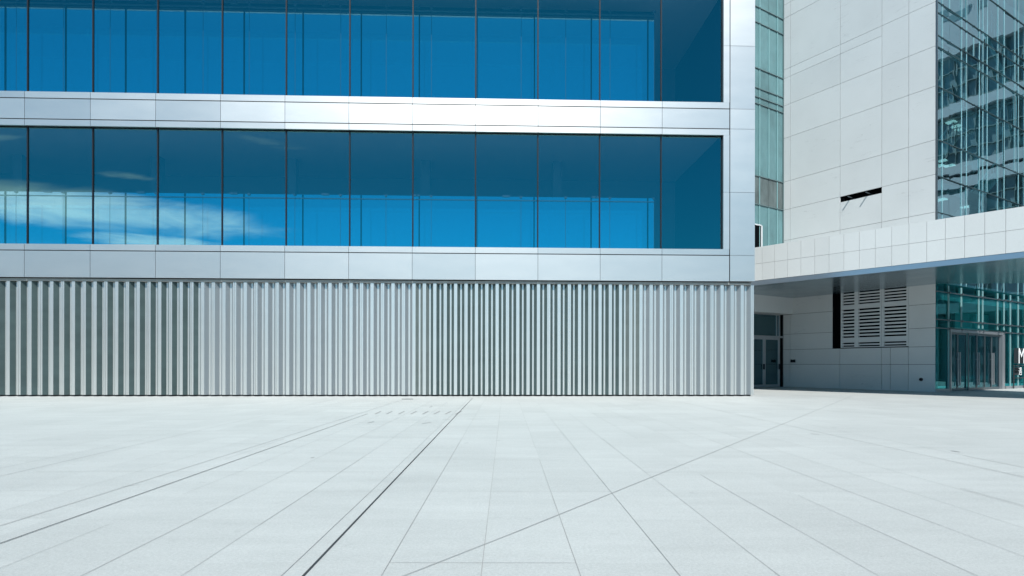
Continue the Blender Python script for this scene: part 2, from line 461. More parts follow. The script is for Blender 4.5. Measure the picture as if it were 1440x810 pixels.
# ribbed metal screen of the ground storey
def ribbed():
    m = MB()
    per = .4005; rw, vw, dep = .122, .062, .16
    XR_ = 9.495
    y0, y1 = .125, .125+dep
    z0, z1 = .06, 4.36
    x = -3.778
    n_right = 33
    c0 = x + per*n_right
    cs = []; c = c0; k = n_right
    while c > XL:
        cs.append((c, k)); c -= per; k -= 1
    cs.reverse()
    pts = []            # plan profile from left to right
    for c, k in cs:
        seg = []
        if pts:         # valley between the previous rib and this one
            mid = c-per/2
            seg += [(mid-vw/2, y1), (mid+vw/2, y1)]
        seg += [(c-rw/2, y0)]
        if k % 2:       # every other rib carries the open joint between two extrusions
            seg += [(c-.016, y0), (c-.016, y0+.03), (c-.004, y0+.03), (c-.004, y0)]
        seg += [(c+rw/2, y0)]
        pts += seg
    xr = cs[-1][0]+rw/2
    pts[-1] = (XR_, y0)
    pts += [(XR_, .60)]
    base = len(m.v)
    for x, y in pts: m.v += [(x, y, z0), (x, y, z1)]
    for i in range(len(pts)-1):
        a = base+2*i
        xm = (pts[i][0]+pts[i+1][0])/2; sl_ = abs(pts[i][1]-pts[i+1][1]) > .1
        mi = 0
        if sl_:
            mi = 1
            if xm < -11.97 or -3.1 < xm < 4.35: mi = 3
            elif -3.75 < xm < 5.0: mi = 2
        m.f.append((a, a+2, a+3, a+1)); m.m.append(mi)
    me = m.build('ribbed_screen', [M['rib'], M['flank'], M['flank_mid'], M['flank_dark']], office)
    return me
ribbed()
s = MB(); s.box(XL, XE-.10, .10, .62, 4.365, 4.455); s.build('header_strip', M['header'], office)
s = MB(); s.box(XL, XE-.12, .20, .62, 4.455, 4.49); s.box(XL, XE-.03, .30, .6, 0, 4.36); s.build('backing_strip', M['plinth'], office)
s = MB(); s.box(XE-.2, XE-.004, .605, DEEP, 0, 4.49); s.build('side_wall', M['alu'], office)

# ------------------------------------------------------------------ stone museum building on the right
CW = Vector((19.13, 27.2, 0)); LW = Vector((15.14, 33.6, 0))
wdir = (CW-LW).normalized()
RZ = math.atan2(wdir.y, wdir.x)
museum = empty('stone_building', CW, RZ, 'pale stone building with teal glass curtain wall and a low canopy at the right', 'building')
Minv = (Matrix.Translation(CW) @ Matrix.Rotation(RZ, 4, 'Z')).inverted()
Mfwd = Minv.inverted()
def loc(v): return Minv @ Vector(v)
WL = (CW-LW).length
nW = Mfwd.to_3x3() @ Vector((0, 1, 0)); nG = Mfwd.to_3x3() @ Vector((1, 0, 0))
def wp(px, py, off=0.):
    """local (x, z) of a photograph point on the stone wall (y = off)"""
    p = loc(on_plane(px, py, CW + nW*off, nW)); return p.x, p.z
def gpw(px, py, off=0.):
    """local (y, z) on the glass wall plane x = off"""
    p = loc(on_plane(px, py, CW + nG*off, nG)); return p.y, p.z
def sp_(px, py, off=0.):
    p = loc(on_plane(px, py, CW - wdir*WL + nG*off, nG)); return p.y, p.z
HT = 25.0
SOF = 4.90

# the stone wall is clad in slabs: one face per slab with real open joints
def stone_wall():
    m = MB()
    xv = [-WL] + [wp(p, 200)[0] for p in (1111.4, 1181.4, 1240, 1277.8)] + [0.0]
    J = .016
    # horizontal joints per column (photo measured at the column edges)
    full = [wp(1101.3, y)[1] for y in (256.4, 195.3)]
    z_a = wp(1101.3, 99.2)[1]; z_b = wp(1101.3, 111.3)[1]; z_c = wp(1101.3, 149.6)[1]
    z_295 = wp(1101.3, 295.8)[1]; z_338 = wp(1101.3, 338.7)[1]
    z_low = [0, wp(1101.3, 512.3)[1], wp(1101.3, 491.8)[1], wp(1101.3, 470.3)[1], wp(1101.3, 443)[1], SOF+.2]
    z_up = [SOF+.2, z_338-.45, z_338, z_295, full[0], full[1], z_c, z_b, z_a, wp(1101.3, 27)[1], wp(1101.3, 8)[1], 22., 23.4, HT]
    x_slot0, z_slot0 = wp(1182, 284.4); x_slot1, z_slot1 = wp(1240, 271); _, z_slt = wp(1182, 276.6)
    def slab(x0, x1, z0, z1):
        m.box(x0+J/2, x1-J/2, 0, .06, z0+J/2, z1-J/2)
    holes = []
    lx0, _ = wp(1171, 450); lx1, _ = wp(1277.4, 450); lz0 = wp(1181, 489)[1]
    for c in range(5):
        x0, x1 = xv[c], xv[c+1]
        for z0, z1 in zip(z_up, z_up[1:]):
            if c in (3, 4) and abs(z0-z_b) < .01: continue
            if c in (3, 4) and abs(z1-z_b) < .01: z1 = z_a
            if c == 2 and z0 <= z_slot0 < z1:       # the dark slot
                slab(x0, x1, z0, z_slot0)
                if z1-z_slt > .06: slab(x0, x1, z_slt, z1)
                continue
            if c in (0, 1, 2) and abs(z0-z_a) > .01 or True:
                slab(x0, x1, z0, z1)
        for z0, z1 in zip(z_low, z_low[1:]):
            if c in (2, 3) and z0 >= lz0-.12: continue
            if c == 1 and z0 >= lz0-.12: slab(x0, lx0, z0, z1); continue
            if c == 3:
                xm = wp(1252, 520)[0]; slab(x0, xm, z0, z1); slab(xm, x1, z0, z1); continue
            slab(x0, x1, z0, z1)
    # backing that shows dark in the joints
    xa, xb = xv[2], xv[3]
    m.box(-WL, -.02, .05, .09, 0, lz0-.05, 1)
    m.box(-WL, lx0-.01, .055, .07, lz0-.05, SOF+.3, 1); m.box(lx0-.008, lx0-.004, .0, .30, lz0-.05, SOF+.3, 2); m.box(lx1+.02, -.02, .05, .09, lz0-.05, SOF+.3, 1)
    m.box(-WL, -.02, .05, .30, SOF+.3, z_slot0-.02, 1); m.box(-WL, -.02, .05, .30, z_slt+.02, HT, 1)
    m.box(-WL, xa-.02, .05, .30, z_slot0-.02, z_slt+.02, 1); m.box(xb+.02, -.02, .05, .30, z_slot0-.02, z_slt+.02, 1)
    m.box(lx0-.9, lx1+.1, .31, .34, lz0-.05, SOF+.3, 2)
    m.box(xa, xb, .42, .46, z_slot0-.3, z_slt+.3, 2)
    # metal corner bead
    m.box(-.0, .05, .005, .10, SOF, HT, 3)
    o = m.build('stone_wall', [M['stone'], M['joint'], M['black'], M['steel_dark']], museum)
    return (xa, xb, z_slot0, z_slt, lx0, lx1, lz0)
xa, xb, zs0, zs1, lx0, lx1, lz0 = stone_wall()

# the reveal of the slot and the two short rods that stick out of it
s = MB(); s.box(xa-.01, xb+.01, .065, .42, zs1, zs1+.04); s.box(xa-.01, xb+.01, .065, .42, zs0-.04, zs0)
s.build('slot_recess', M['black'], museum)
for px in (1196.5, 1221.5):
    x, z = wp(px, 278 if px < 1210 else 272)
    r = MB(); r.bar((x, .35, z-.02), (x, -.26, z+.03), .042)
    r.build('slot_rod', M['steel_dark'], museum)

# louvre grille with the black slot at its left
def louvre():
    f = MB()
    X = lambda px: wp(px, 450)[0]
    cols = [(1184.2, 1201.2), (1206.6, 1236.8), (1242.4, 1274.3)]
    Z = lambda py: wp(1258, py)[1]
    rows = [(Z(423.5), SOF+.25, 5), (Z(472.6), Z(427.6), 9), (Z(486.0), Z(477.8), 2)]
    xl, xr = X(1182), X(1277.2); zt = SOF+.25
    # frame bars
    xs = [xl, X(1184.2), X(1201.2), X(1206.6), X(1236.8), X(1242.4), X(1274.3), xr]
    for a, b in ((0, 1), (2, 3), (4, 5), (6, 7)):
        if a in (4,):   # two frames meet here
            mid = (xs[a]+xs[b])/2
            f.box(xs[a], mid-.008, .02, .14, lz0, zt); f.box(mid+.008, xs[b], .02, .14, lz0, zt)
        else: f.box(xs[a], xs[b], .02, .14, lz0, zt)
    zr = [lz0, rows[2][0], rows[2][1], rows[1][0], rows[1][1], rows[0][0]]
    for a, b in ((1, 2), (3, 4), (5, 6)):
        for z0, z1 in ((zr[0], zr[1]), (zr[2]+.0, zr[3]), (zr[4], zr[5])):
            f.box(xs[a] if a else xl, xs[b], .025, .13, z0, z1)
    fr = f.build('louvre_frame', M['slat'], museum)
    for (a, b) in ((1, 2), (3, 4), (5, 6)):
        sl = MB()
        for z0, z1, n in ((rows[0][0], Z(402.0), 5), rows[1], rows[2]):
            p = (z1-z0)/n
            for k in range(n+ (1 if n == 5 else 0)):
                zz = z0 + k*p
                sl.box(xs[a], xs[b], .03, .055, zz+p*.46, zz+p*.97)
        sl.build('louvre_slats', M['slat'], fr)
louvre()

# little things fixed to the wall
x, z = wp(1115.3, 507.8)
s = MB(); s.box(x-.14, x+.14, -.03, .0, z-.075, z+.075); s.box(x-.12, x-.06, -.06, -.03, z-.05, z+.09); s.box(x-.03, x+.04, -.05, -.03, z-.03, z+.03); s.box(x+.06, x+.12, -.06, -.03, z-.05, z+.09)
o = s.build('wall_socket_box', M['gasket'], None); o.location = CW; o.rotation_euler = (0, 0, RZ)
tag(o, 'small black socket box on the shaded stone wall beside the side door', 'socket box')
x, z = wp(1295.4, 533.6)
s = MB()
for k in range(12):
    a0, a1 = k*math.tau/12, (k+1)*math.tau/12
    s.poly([(x, -.05, z), (x+.07*math.cos(a0), -.05, z+.07*math.sin(a0)), (x+.07*math.cos(a1), -.05, z+.07*math.sin(a1))])
    s.poly([(x+.07*math.cos(a0), -.05, z+.07*math.sin(a0)), (x+.07*math.cos(a1), -.05, z+.07*math.sin(a1)), (x+.08*math.cos(a1), -.002, z+.08*math.sin(a1)), (x+.08*math.cos(a0), -.002, z+.08*math.sin(a0))])
s.box(x-.02, x+.02, -.10, -.05, z-.06, z+.0)
o = s.build('water_tap', M['gasket'], None); o.location = CW; o.rotation_euler = (0, 0, RZ)
tag(o, 'small dark round tap low on the stone wall near its glass corner', 'tap')

# ---- glass strip and side door (wall at right angles, half hidden by the office building)
XS = -WL
YS = -6.4
def strip():
    zj = [4.9] + [sp_(1101.3, y)[1] for y in (295.5, 257, 159, 150, 137.8, 111, 49, 27.8)] + [22.0, 23.2, HT]
    fin_px = (1067.8, 1080.7, 1092.7)
    ys = [sp_(p, 200)[0] for p in fin_px]
    step = ys[1]-ys[0]
    yy = sorted([ys[2], ys[1], ys[0]] + [ys[0]-step*k for k in range(1, 7)])
    yy = [y for y in yy if y > YS+.1]
    root = MB()
    # horizontal dark glazing bars with their point fixings
    for z in zj[1:-1]:
        root.box(XS+.0, XS+.04, YS, -.03, z-.018, z+.018)
        for y in yy: root.box(XS+.03, XS+.06, y-.03, y+.03, z-.03, z+.015)
    root.box(XS-.06, XS+.04, -.05, 0, SOF, HT)
    bars = root.build('glazing_bar', M['bar_grey'], museum)
    edges = [YS] + yy + [-.05]
    for zi, (z0, z1) in enumerate(zip(zj, zj[1:])):
        for y0, y1 in zip(edges, edges[1:]):
            p = MB(); e = random.uniform(-.004, .004)
            p.box(XS-.04+e, XS-.01+e, y0+.012, y1-.012, z0+.022, z1-.022)
            p.build('frosted_pane', M['frost_clear'] if zi == 1 else M['frost'], bars)
    for i, y in enumerate(yy):
        odd = i % 2 == len(yy) % 2
        for z0, z1 in (zip(zj, zj[1:]) if odd else [(zj[0], zj[-1])]):
            if odd and (z1-z0) < 2.0: continue
            fn = MB(); fn.box(XS+.0, XS+.035, y-.016, y+.016, z0+.05, z1-.06); fn.build('glass_fin', M['fin'], bars)
    # small dark opening at the bottom left, and lit fittings seen behind the clear row
    y0, z0 = sp_(1062.2, 345); y1, z1 = sp_(1069.5, 318)
    d = MB(); d.box(XS-.0, XS+.02, y0-.8, y1, 4.9, z1); 
    d.build('vent_opening', M['black'], museum)
    d = MB(); d.box(XS, XS+.06, y1, y1+.09, 4.9, z1+.02); d.box(XS, XS+.06, y0-.8, y1, z1, z1+.06); d.build('vent_frame', M['slat'], museum)
strip()

def side_door():
    f = MB()
    Y = lambda px: sp_(px, 520)[0]
    zt = sp_(1085, 473.5)[1]; zb = 4.02
    y_r, y_d = Y(1100.8), Y(1096.2)
    f.box(XS-.02, XS+.04, YS, y_r, zt-.05, zt+.05)              # transom bar
    f.box(XS-.02, XS+.04, YS, y_d, zb-.06, zb)
    f.box(XS-.02, XS+.04, y_d-.10, y_d, zt+.05, zb-.06)
    f.box(XS-.02, XS+.04, Y(1091.5)-.03, Y(1091.5)+.03, zt+.05, zb-.06)
    fr = f.build('door_frame', M['steel'], museum)
    s = MB(); s.box(XS-.15, XS-.05, y_d, y_r+.02, 0, zb); s.build('dark_jamb', M['black'], museum)
    t = MB(); t.box(XS-.01, XS+.01, YS, y_d-.10, zt+.05, zb-.06); t.build('pane', M['glass_door'], fr)
    lw = Y(1096.0)-Y(1074.0)
    y1 = y_d
    for k in range(3):
        y0 = y1-lw
        l = MB(); st = .17 if k == 0 else .12
        l.box(XS-.02, XS+.03, y1-st, y1-.005, .02, zt-.05); l.box(XS-.02, XS+.03, y0+.005, y0+.12, .02, zt-.05)
        l.box(XS-.02, XS+.03, y0+.12, y1-st, .02, .16); l.box(XS-.02, XS+.03, y0+.12, y1-st, zt-.17, zt-.05)
        lo = l.build('door_leaf', M['steel'], museum)
        g = MB(); g.box(XS-.005, XS+.01, y0+.12, y1-st, .16, zt-.17); g.build('pane', M['glass_door'], lo)
        h = MB(); h.box(XS+.03, XS+.09, y1-st*.55-.05, y1-st*.55+.03, .98, 1.28); h.build('handle', M['gasket'], lo)
        y1 = y0
    b = MB(); b.box(XS-.05, XS+.58, YS, -.003, zb, SOF+.1); b.build('lintel_beam', M['stone'], museum)
    # room behind
    r = MB(); r.box(XS-4.0, XS-3.9, YS, .2, 0, 4.9); r.box(XS-4, XS-.1, .0, .2, 0, 4.9); r.box(XS-4, XS-.1, YS-.1, .2, 4.05, 4.2)
    r.box(XS-4, XS-.02, YS, .2, .008, .012); r.box(XS-2, XS-1.2, -1.6, -1.1, 0, 1.1); r.box(XS-2.4, XS-2.2, -3.4, -1.9, 0, 1.0)
    r.build('lobby_room', M['interior'], museum)
    # upper body behind the strip
    u = MB(); u.box(XS-3, XS-.1, YS, 0, SOF, HT); u.build('strip_backing', M['interior'], museum)
side_door()

# ---- glass curtain wall at right angles to the stone wall
GZ = [gpw(1317.5, y)[1] for y in (298, 247, 196, 121, 65, 49, 17, 2)]     # bar heights
GZ = [SOF+.05] + GZ + [19.6, 21.2, 23., HT]
GYMAX = 20.0
def curtain():
    fy = [gpw(p, 200)[0] for p in (1325, 1335, 1352, 1359, 1369, 1377, 1382, 1388, 1403, 1412, 1427, 1432)]
    rnd = random.Random(3)
    y = fy[-1]
    while y < GYMAX-.8:
        y += rnd.choice((.55, .8, 1.1, 1.45)); fy.append(min(y, GYMAX-.1))
    bars = MB()
    for z in GZ[1:-1]:
        bars.box(.0, .03, .1, GYMAX, z-.015, z+.015)
        for y in fy[::1]: bars.box(.02, .05, y-.03, y+.03, z-.03, z+.02)
    bo = bars.build('glazing_bar', M['bar_teal'], museum)
    for i, y in enumerate(fy):
        fins = MB()
        ks = sorted(rnd.sample(range(len(GZ)), 2)) if i % 3 == 1 else [0, len(GZ)-1]
        fins.box(.0, .018, y-.010, y+.010, GZ[ks[0]]+.05, GZ[ks[1]]-.06)
        fins.build('glass_fin', M['fin_dim'], bo)
    e = [.10] + fy + [GYMAX]
    ee = e[::2] if len(e) % 2 else e[::2]+[GYMAX]
    ee[-1] = GYMAX
    for z0, z1 in zip(GZ, GZ[1:]):
        for y0, y1 in zip(ee, ee[1:]):
            p = MB(); a = rnd.uniform(-.014, .014); b = rnd.uniform(-.016, .016)
            p.poly([(-.01+a, y0+.01, z0+.03), (-.01-a, y1-.01, z0+.03), (-.01-a+b, y1-.01, z1-.03), (-.01+a+b, y0+.01, z1-.03)])
            p.build('pane', M['glass_teal'], bo)
    # what stands behind the glass: floors, columns, slanting stair flights, blinds and lamps
    s = MB()
    for z in (GZ[0]-.2, GZ[2], GZ[4], GZ[6]+.1, 20.6): s.box(-8, -.35, .56, GYMAX, z-.45, z)
    s.build('inner_floor', M['slab'], museum)
    s = MB(); s.box(-8.2, -8, .3, GYMAX, SOF+.3, HT); s.box(-8, -.1, GYMAX-.2, GYMAX-.1, SOF+.3, HT); s.box(-8, -.2, .55, .6, SOF+.3, HT)
    for y in (3.2, 8., 13., 18.): s.box(-2.4, -1.9, y, y+.5, SOF, HT)
    s.build('inner_wall', M['interior'], museum)
    s = MB()
    for z0, y0, dy in ((9.8, .6, 4.5), (13.8, 5.2, -4.6), (8.2, 4.5, 5.0), (16.2, .8, 5.0), (11.5, 6.5, 5.), (17, 11, -5)):
        s.bar((-1.2, y0, z0), (-1.2, y0+dy, z0+3.4), .35, .5)
        for k in range(14):
            t = k/14; s.bar((-.8, y0+dy*t, z0+3.4*t+.1), (-.8, y0+dy*t, z0+3.4*t+1.1), .03)
        s.bar((-.8, y0, z0+1.1), (-.8, y0+dy, z0+4.5), .06)
    s.build('inner_stair', M['slat'], museum)
    s = MB()
    for y0, y1, z0, z1 in ((.4, 2.3, 13.9, 16.1), (2.6, 3.3, 14.2, 15.6), (.5, 3.0, 16.3, 19.5), (3.4, 5.6, 11.6, 13.6), (5.6, 9, 14, 16), (4.2, 8, 8.3, 9.6)):
        n = int((z1-z0)/.12)
        for k in range(n): s.box(-.30, -.27, y0, y1, z0+k*.12, z0+k*.12+.085)
    s.build('inner_blind', M['blind'], museum)
    s = MB()
    for y, z in ((1.3, 15.2), (1.35, 15.0), (3.6, 13.3), (4.1, 13.2), (4.6, 13.15), (2.6, 11.2), (3.4, 11.1), (2.3, 10.9), (1.6, 9.2), (2.6, 9.3), (5.5, 13.1), (5.2, 9.3)):
        s.box(-1.1, -.7, y, y+.34, z, z+.05)
    s.build('ceiling_light', M['lamp'], museum)
curtain()

# ---- lobby glass below the canopy, entrance portal and doors
PY0, PY1 = gpw(1336, 520)[0], gpw(1411, 520)[0]
PZ = 2.78
def lobby():
    fy = [gpw(p, 440)[0] for p in (1333, 1351, 1375.5, 1381, 1402, 1411, 1420, 1431)]
    y = fy[-1]
    rnd = random.Random(9)
    while y < GYMAX-1: y += rnd.choice((.6, .9, 1.3)); fy.append(y)
    zj = [2.92, 3.31, 4.58]
    b = MB()
    for z in zj:
        b.box(0, .05, .05, GYMAX, z-.022, z+.022)
        for y in fy: b.box(.04, .12, y-.05, y+.05, z-.05, z+.04)
    bo = b.build('glazing_bar', M['steel_dark'], museum)
    for y in fy:
        f = MB()
        z0 = .05 if (y > PY1+.01 or y < PY0) else PZ+.25
        f.box(0, .05, y-.024, y+.024, z0, SOF)
        f.build('glass_fin', M['fin'], bo)
    e = [.03] + fy + [GYMAX]
    for y0, y1 in zip(e, e[1:]):
        zb = .12 if (y0 >= PY1-.05 or y1 <= PY0+.1) else PZ+.2
        for z0, z1 in zip([zb]+[z for z in zj if z > zb+.1], [z for z in zj if z > zb+.1]+[SOF+.1]):
            p = MB(); a = rnd.uniform(-.006, .006)
            p.poly([(-.01+a, y0+.008, z0+.02), (-.01-a, y1-.008, z0+.02), (-.01-a, y1-.008, z1-.02), (-.01+a, y0+.008, z1-.02)])
            p.build('pane', M['glass_lobby'], bo)
    for y0, y1 in ((.03, PY0-.1), (PY1+.2, GYMAX)):
        k = MB(); k.box(-.06, .05, y0, y1, 0, .14); k.build('glass_kerb', M['steel'], museum)
    # portal
    p = MB()
    p.box(-.14, .05, PY0-.06, PY0+.04, 0, PZ+.16); p.box(-.14, .05, PY1-.26, PY1+.06, 0, PZ+.16); p.box(-.14, .05, PY0+.04, PY1-.26, PZ, PZ+.16)
    p.build('entrance_portal', M['steel'], museum)
    n = 6; a, bb = PY0+.04, PY1-.26; w = (bb-a)/n
    for i in range(n):
        y0, y1 = a+i*w+.004, a+(i+1)*w-.004
        X0 = -.10 if i in (0, 1, 4, 5) else -.03
        l = MB(); t = .055
        l.box(X0-.025, X0+.025, y0, y0+t, .01, PZ-.01); l.box(X0-.025, X0+.025, y1-t, y1, .01, PZ-.01)
        l.box(X0-.025, X0+.025, y0+t, y1-t, .01, .13); l.box(X0-.025, X0+.025, y0+t, y1-t, PZ-.10, PZ-.01)
        lo = l.build('door_leaf', M['steel_dark'], museum)
        g = MB(); g.box(X0-.006, X0+.006, y0+t, y1-t, .13, PZ-.10); g.build('pane', M['glass_door'], lo)
        h = MB(); yh = y0+.10 if i % 2 else y1-.10
        h.bar((X0+.075, yh, .25), (X0+.075, yh, 1.85), .045); h.box(X0+.02, X0+.08, yh-.02, yh+.02, .5, .54); h.box(X0+.02, X0+.08, yh-.02, yh+.02, 1.5, 1.54)
        h.build('handle', M['steel'], lo)
    # lobby room with ceiling lamps
    r = MB(); r.box(-9, -8.9, .5, GYMAX, 0, SOF); r.box(-8.9, -.1, GYMAX-.2, GYMAX-.1, 0, SOF+.1); r.box(-3.2, -3.0, 9.5, 14, 0, SOF); r.box(-9, -.1, .45, .5, 0, SOF); r.box(-9, -.05, .45, GYMAX, SOF+.1, SOF+.2); r.box(-9, -1.2, .3, GYMAX, .008, .012)
    r.box(-4, -3.6, 2.2, 2.6, 0, SOF); r.box(-4, -3.6, 7.2, 7.6, 0, SOF); r.box(-5.2, -4.6, 3.4, 6.2, 0, 1.1)
    r.build('lobby_room', M['lobby'], museum)
    s = MB()
    for x, y in ((-2, 3.0), (-2, 3.7), (-2, 4.4), (-2.6, 5.6), (-1.6, 7.4), (-3, 8.6), (-6, 3), (-6, 6), (-6, 9)):
        s.box(x-.2, x+.2, y-.12, y+.12, SOF+.06, SOF+.09)
    s.build('ceiling_light', M['lamp'], museum)
lobby()

# ---- canopy
fa = Vector((15.83, 21.95, 0)); fd = Vector((.648, -.762, 0)).normalized(); fn = Vector((-fd.y, fd.x, 0))   # fn points back
def fw(s, o=0.): return fa + fd*s + fn*o
FS0, FS1 = -8.9, 12.5
CT = 6.60
def canopy():
    A, B = fw(FS0), fw(FS1)
    back = [Vector((29., 17.5, 0)), Vector((23.9, 23.3, 0)), Vector((22.9, 26.9, 0)), CW + nG*.15 + nW*.1, LW + nG*.02, LW + nG*.02 - nW*6.3]
    pl = [loc(p) for p in [A, B] + back]
    pts = [(p.x, p.y) for p in pl]
    inner = [loc(p) for p in [fw(FS0, .12), fw(FS1, .12)] + back]
    c = MB(); c.prism([(p.x, p.y) for p in inner], SOF+.04, SOF+.9)
    co = c.build('canopy', M['stone_fascia'], museum)
    c = MB(); c.prism([(p.x, p.y) for p in [loc(q) for q in [fw(FS0, .05), fw(FS1, .05)] + back]], SOF, SOF+.035)
    c.build('canopy_soffit', M['soffit'], co)
    def fbox(m, s0, s1, o0, o1, z0, z1, mi=0):
        q = [loc(fw(s0, o0)), loc(fw(s1, o0)), loc(fw(s1, o1)), loc(fw(s0, o1))]
        m.prism([(p.x, p.y) for p in q], z0, z1, mi)
    m = MB(); fbox(m, FS0, FS1, .012, .11, SOF-.03, SOF+.165); m.build('drip_lip', M['lip'], co)
    m = MB()
    w = .578; J = .010
    s = -2.22*1.312 - 12*w
    k = 0
    while s < FS1:
        for z0, z1 in ((SOF+.17, 5.84), (5.84, CT)):
            if s+w > FS0: fbox(m, max(s, FS0)+J/2, min(s+w, FS1)-J/2, 0, .06, z0+J/2, z1-J/2)
        s += w
    fbox(m, FS0, FS1, .05, .35, SOF+.18, CT-.02, 1)
    m.build('canopy_fascia', [M['stone_fascia'], M['joint']], co)
canopy()

# ---- far wing of the same building, seen only mirrored in the curtain wall
def wing():
    m = MB()
    y = GYMAX
    m.box(0.1, 22, y+.6, y+9, 0, 24, 1); m.box(0.1, 22, y+.0, y+9, 24, 44)
    for z in (26.5, 29.5, 32.2, 35.5):              # slit windows in the stone part
        for x in (1, 5.5, 9.3, 14.6): m.box(x, x+3.2, y-.03, y+.0, z, z+.55, 1)
    for z in (5, 9.4, 10.6, 14.2, 15.2, 19.6): m.box(0.1, 22, y+.0, y+.6, z, z+.75)
    m.box(6, 22, y-1.6, y+.0, 11.2, 13.4); m.box(9, 22, y-2.6, y-1.6, 16.4, 17.6)
    for k in range(26): m.box(.3+k*.85, .36+k*.85, y+.3, y+.6, 0, 24, 2)
    for k in range(20): m.box(.1, 22, y+.34, y+.6, k*1.2+.1, k*1.2+.16, 2)
    m.build('side_wing', [M['stone_wing'], M['window_dark'], M['bar_grey']], museum)
wing()
b = MB(); b.box(-WL, -8.3, .3, 16, HT-.5, HT); b.box(-WL, -.2, .3, GYMAX, HT, HT+.3); b.build('roof', M['stone_wing'], museum)

# ------------------------------------------------------------------ lettering in front of the lobby glass
def sign():
    yL = gpw(1432.6, 500, .3)[0]
    root = empty('lettering_sign', Mfwd @ Vector((.3, yL, 0)), RZ + math.pi/2, 'white raised lettering with dark sides standing before the teal lobby glass', 'sign')
    zb, zt = gpw(1434, 511, .3)[1], gpw(1434, 489.5, .3)[1]
    def text(body, z, h, name):
        cu = bpy.data.curves.new(name, 'FONT'); cu.body = body; cu.size = 1.0; cu.extrude = 0
        o = bpy.data.objects.new(name, cu); COL.objects.link(o)
        dg = bpy.context.evaluated_depsgraph_get(); dg.update()
        me = bpy.data.meshes.new_from_object(o.evaluated_get(dg))
        bpy.data.objects.remove(o)
        if not len(me.vertices): return
        ys = [v.co.y for v in me.vertices]; xs = [v.co.x for v in me.vertices]
        k = h/(max(ys)-min(ys)); x0, y0 = min(xs), min(ys)
        bm = bmesh.new(); bm.from_mesh(me); bpy.data.meshes.remove(me)
        for v in bm.verts:
            v.co = Vector(((v.co.x-x0)*k, 0, (v.co.y-y0)*k + z))
        bmesh.ops.dissolve_limit(bm, angle_limit=.02, verts=bm.verts, edges=bm.edges)
        front = list(bm.faces)
        r = bmesh.ops.extrude_face_region(bm, geom=front)
        for g in r['geom']:
            if isinstance(g, bmesh.types.BMVert): g.co.y += .20
        bmesh.ops.recalc_face_normals(bm, faces=bm.faces)
        me = bpy.data.meshes.new(name)
        for f in bm.faces: f.material_index = 0 if abs(f.normal.y) > .9 else 1
        bm.to_mesh(me); bm.free()
        me.materials.append(M['white']); me.materials.append(M['letter_side'])
        ob = bpy.data.objects.new(name, me); COL.objects.link(ob); ob.parent = root
    text('M', zb, zt-zb, 'letter')
    text('\u9047', gpw(1434, 527.5, .3)[1], .40, 'character')
    s = MB(); s.box(-.04, 1.5, .20, .24, zb-.14, zb-.10); s.box(.0, .05, .20, .24, .0, zb-.1); s.box(1.4, 1.45, .20, .24, 0, zb-.1)
    s.box(-.04, 1.5, .20, .24, gpw(1434, 531, .3)[1]-.05, gpw(1434, 531, .3)[1]); s.build('sign_frame', M['letter_side'], root)
sign()

# ------------------------------------------------------------------ unseen trees, added beside the plaza as dark green reflections for the ribs
def tree_mesh():
    rnd = random.Random(21)
    t = MB()
    def limb(a, b, r0, r1, n=7):
        a, b = Vector(a), Vector(b); d = (b-a).normalized()
        sx = d.orthogonal().normalized(); sy = d.cross(sx)
        i = len(t.v)
        for p, r in ((a, r0), (b, r1)):
            for k in range(n):
                an = k*math.tau/n; t.v.append(tuple(p + sx*math.cos(an)*r + sy*math.sin(an)*r))
        for k in range(n):
            j = (k+1) % n; t.f.append((i+k, i+j, i+n+j, i+n+k)); t.m.append(0)
    limb((0, 0, 0), (.1, .05, 2.6), .20, .15); limb((.1, .05, 2.6), (0, .1, 5.5), .15, .07)
    cl = []
    for k in range(16):
        a = rnd.random()*math.tau; rr = rnd.uniform(.6, 2.6); z = rnd.uniform(2.6, 8.0)
        rr *= 1.0-.55*abs((z-5)/4)
        e = (rr*math.cos(a), rr*math.sin(a), z); cl.append((e, rnd.uniform(.8, 1.4)))
        limb((.05, .05, min(z-.8, 4.8)), e, .06, .02, 5)
    l = MB()
    for (cx, cy, cz), r in cl:
        for k in range(240):
            d = Vector((rnd.gauss(0, 1), rnd.gauss(0, 1), rnd.gauss(0, .8))).normalized()*r*rnd.random()**.4
            p = Vector((cx, cy, cz)) + d
            ax = Vector((rnd.gauss(0, 1), rnd.gauss(0, 1), rnd.gauss(0, 1))).normalized(); bx = ax.orthogonal().normalized(); s = rnd.uniform(.10, .2)
            l.poly([p-ax*s, p+bx*s*.6, p+ax*s, p-bx*s*.6])
    return t, l
tm, lm = tree_mesh()
t0 = empty('unseen_tree', (0, 0, 0), 0, 'unseen dark green tree on a slim trunk, added to be mirrored in the ribs', 'tree', 'unseen trees added along the sides of the plaza')
tm.build('trunk', M['bark'], t0); lm.build('crown', M['leaf'], t0)
spots = []
for k in range(9): spots.append((-33-3*(k % 2), -8-5.0*k)); spots.append((33+3*(k % 2), 6-5.2*k))
for k in range(4): spots.append((-42-4*k, -12)); spots.append((42+4*k, 2+2*k))
for k, (x, y) in enumerate(spots):
    if k == 0: o = t0
    else:
        o = t0.copy(); COL.objects.link(o)
        for ch in t0.children:
            c = ch.copy(); COL.objects.link(c); c.parent = o
    o.location = (x, y, 0); o.rotation_euler = (0, 0, random.random()*6.28)
    s = random.uniform(.9, 1.15); o.scale = (s*1.15, s*1.15, s)

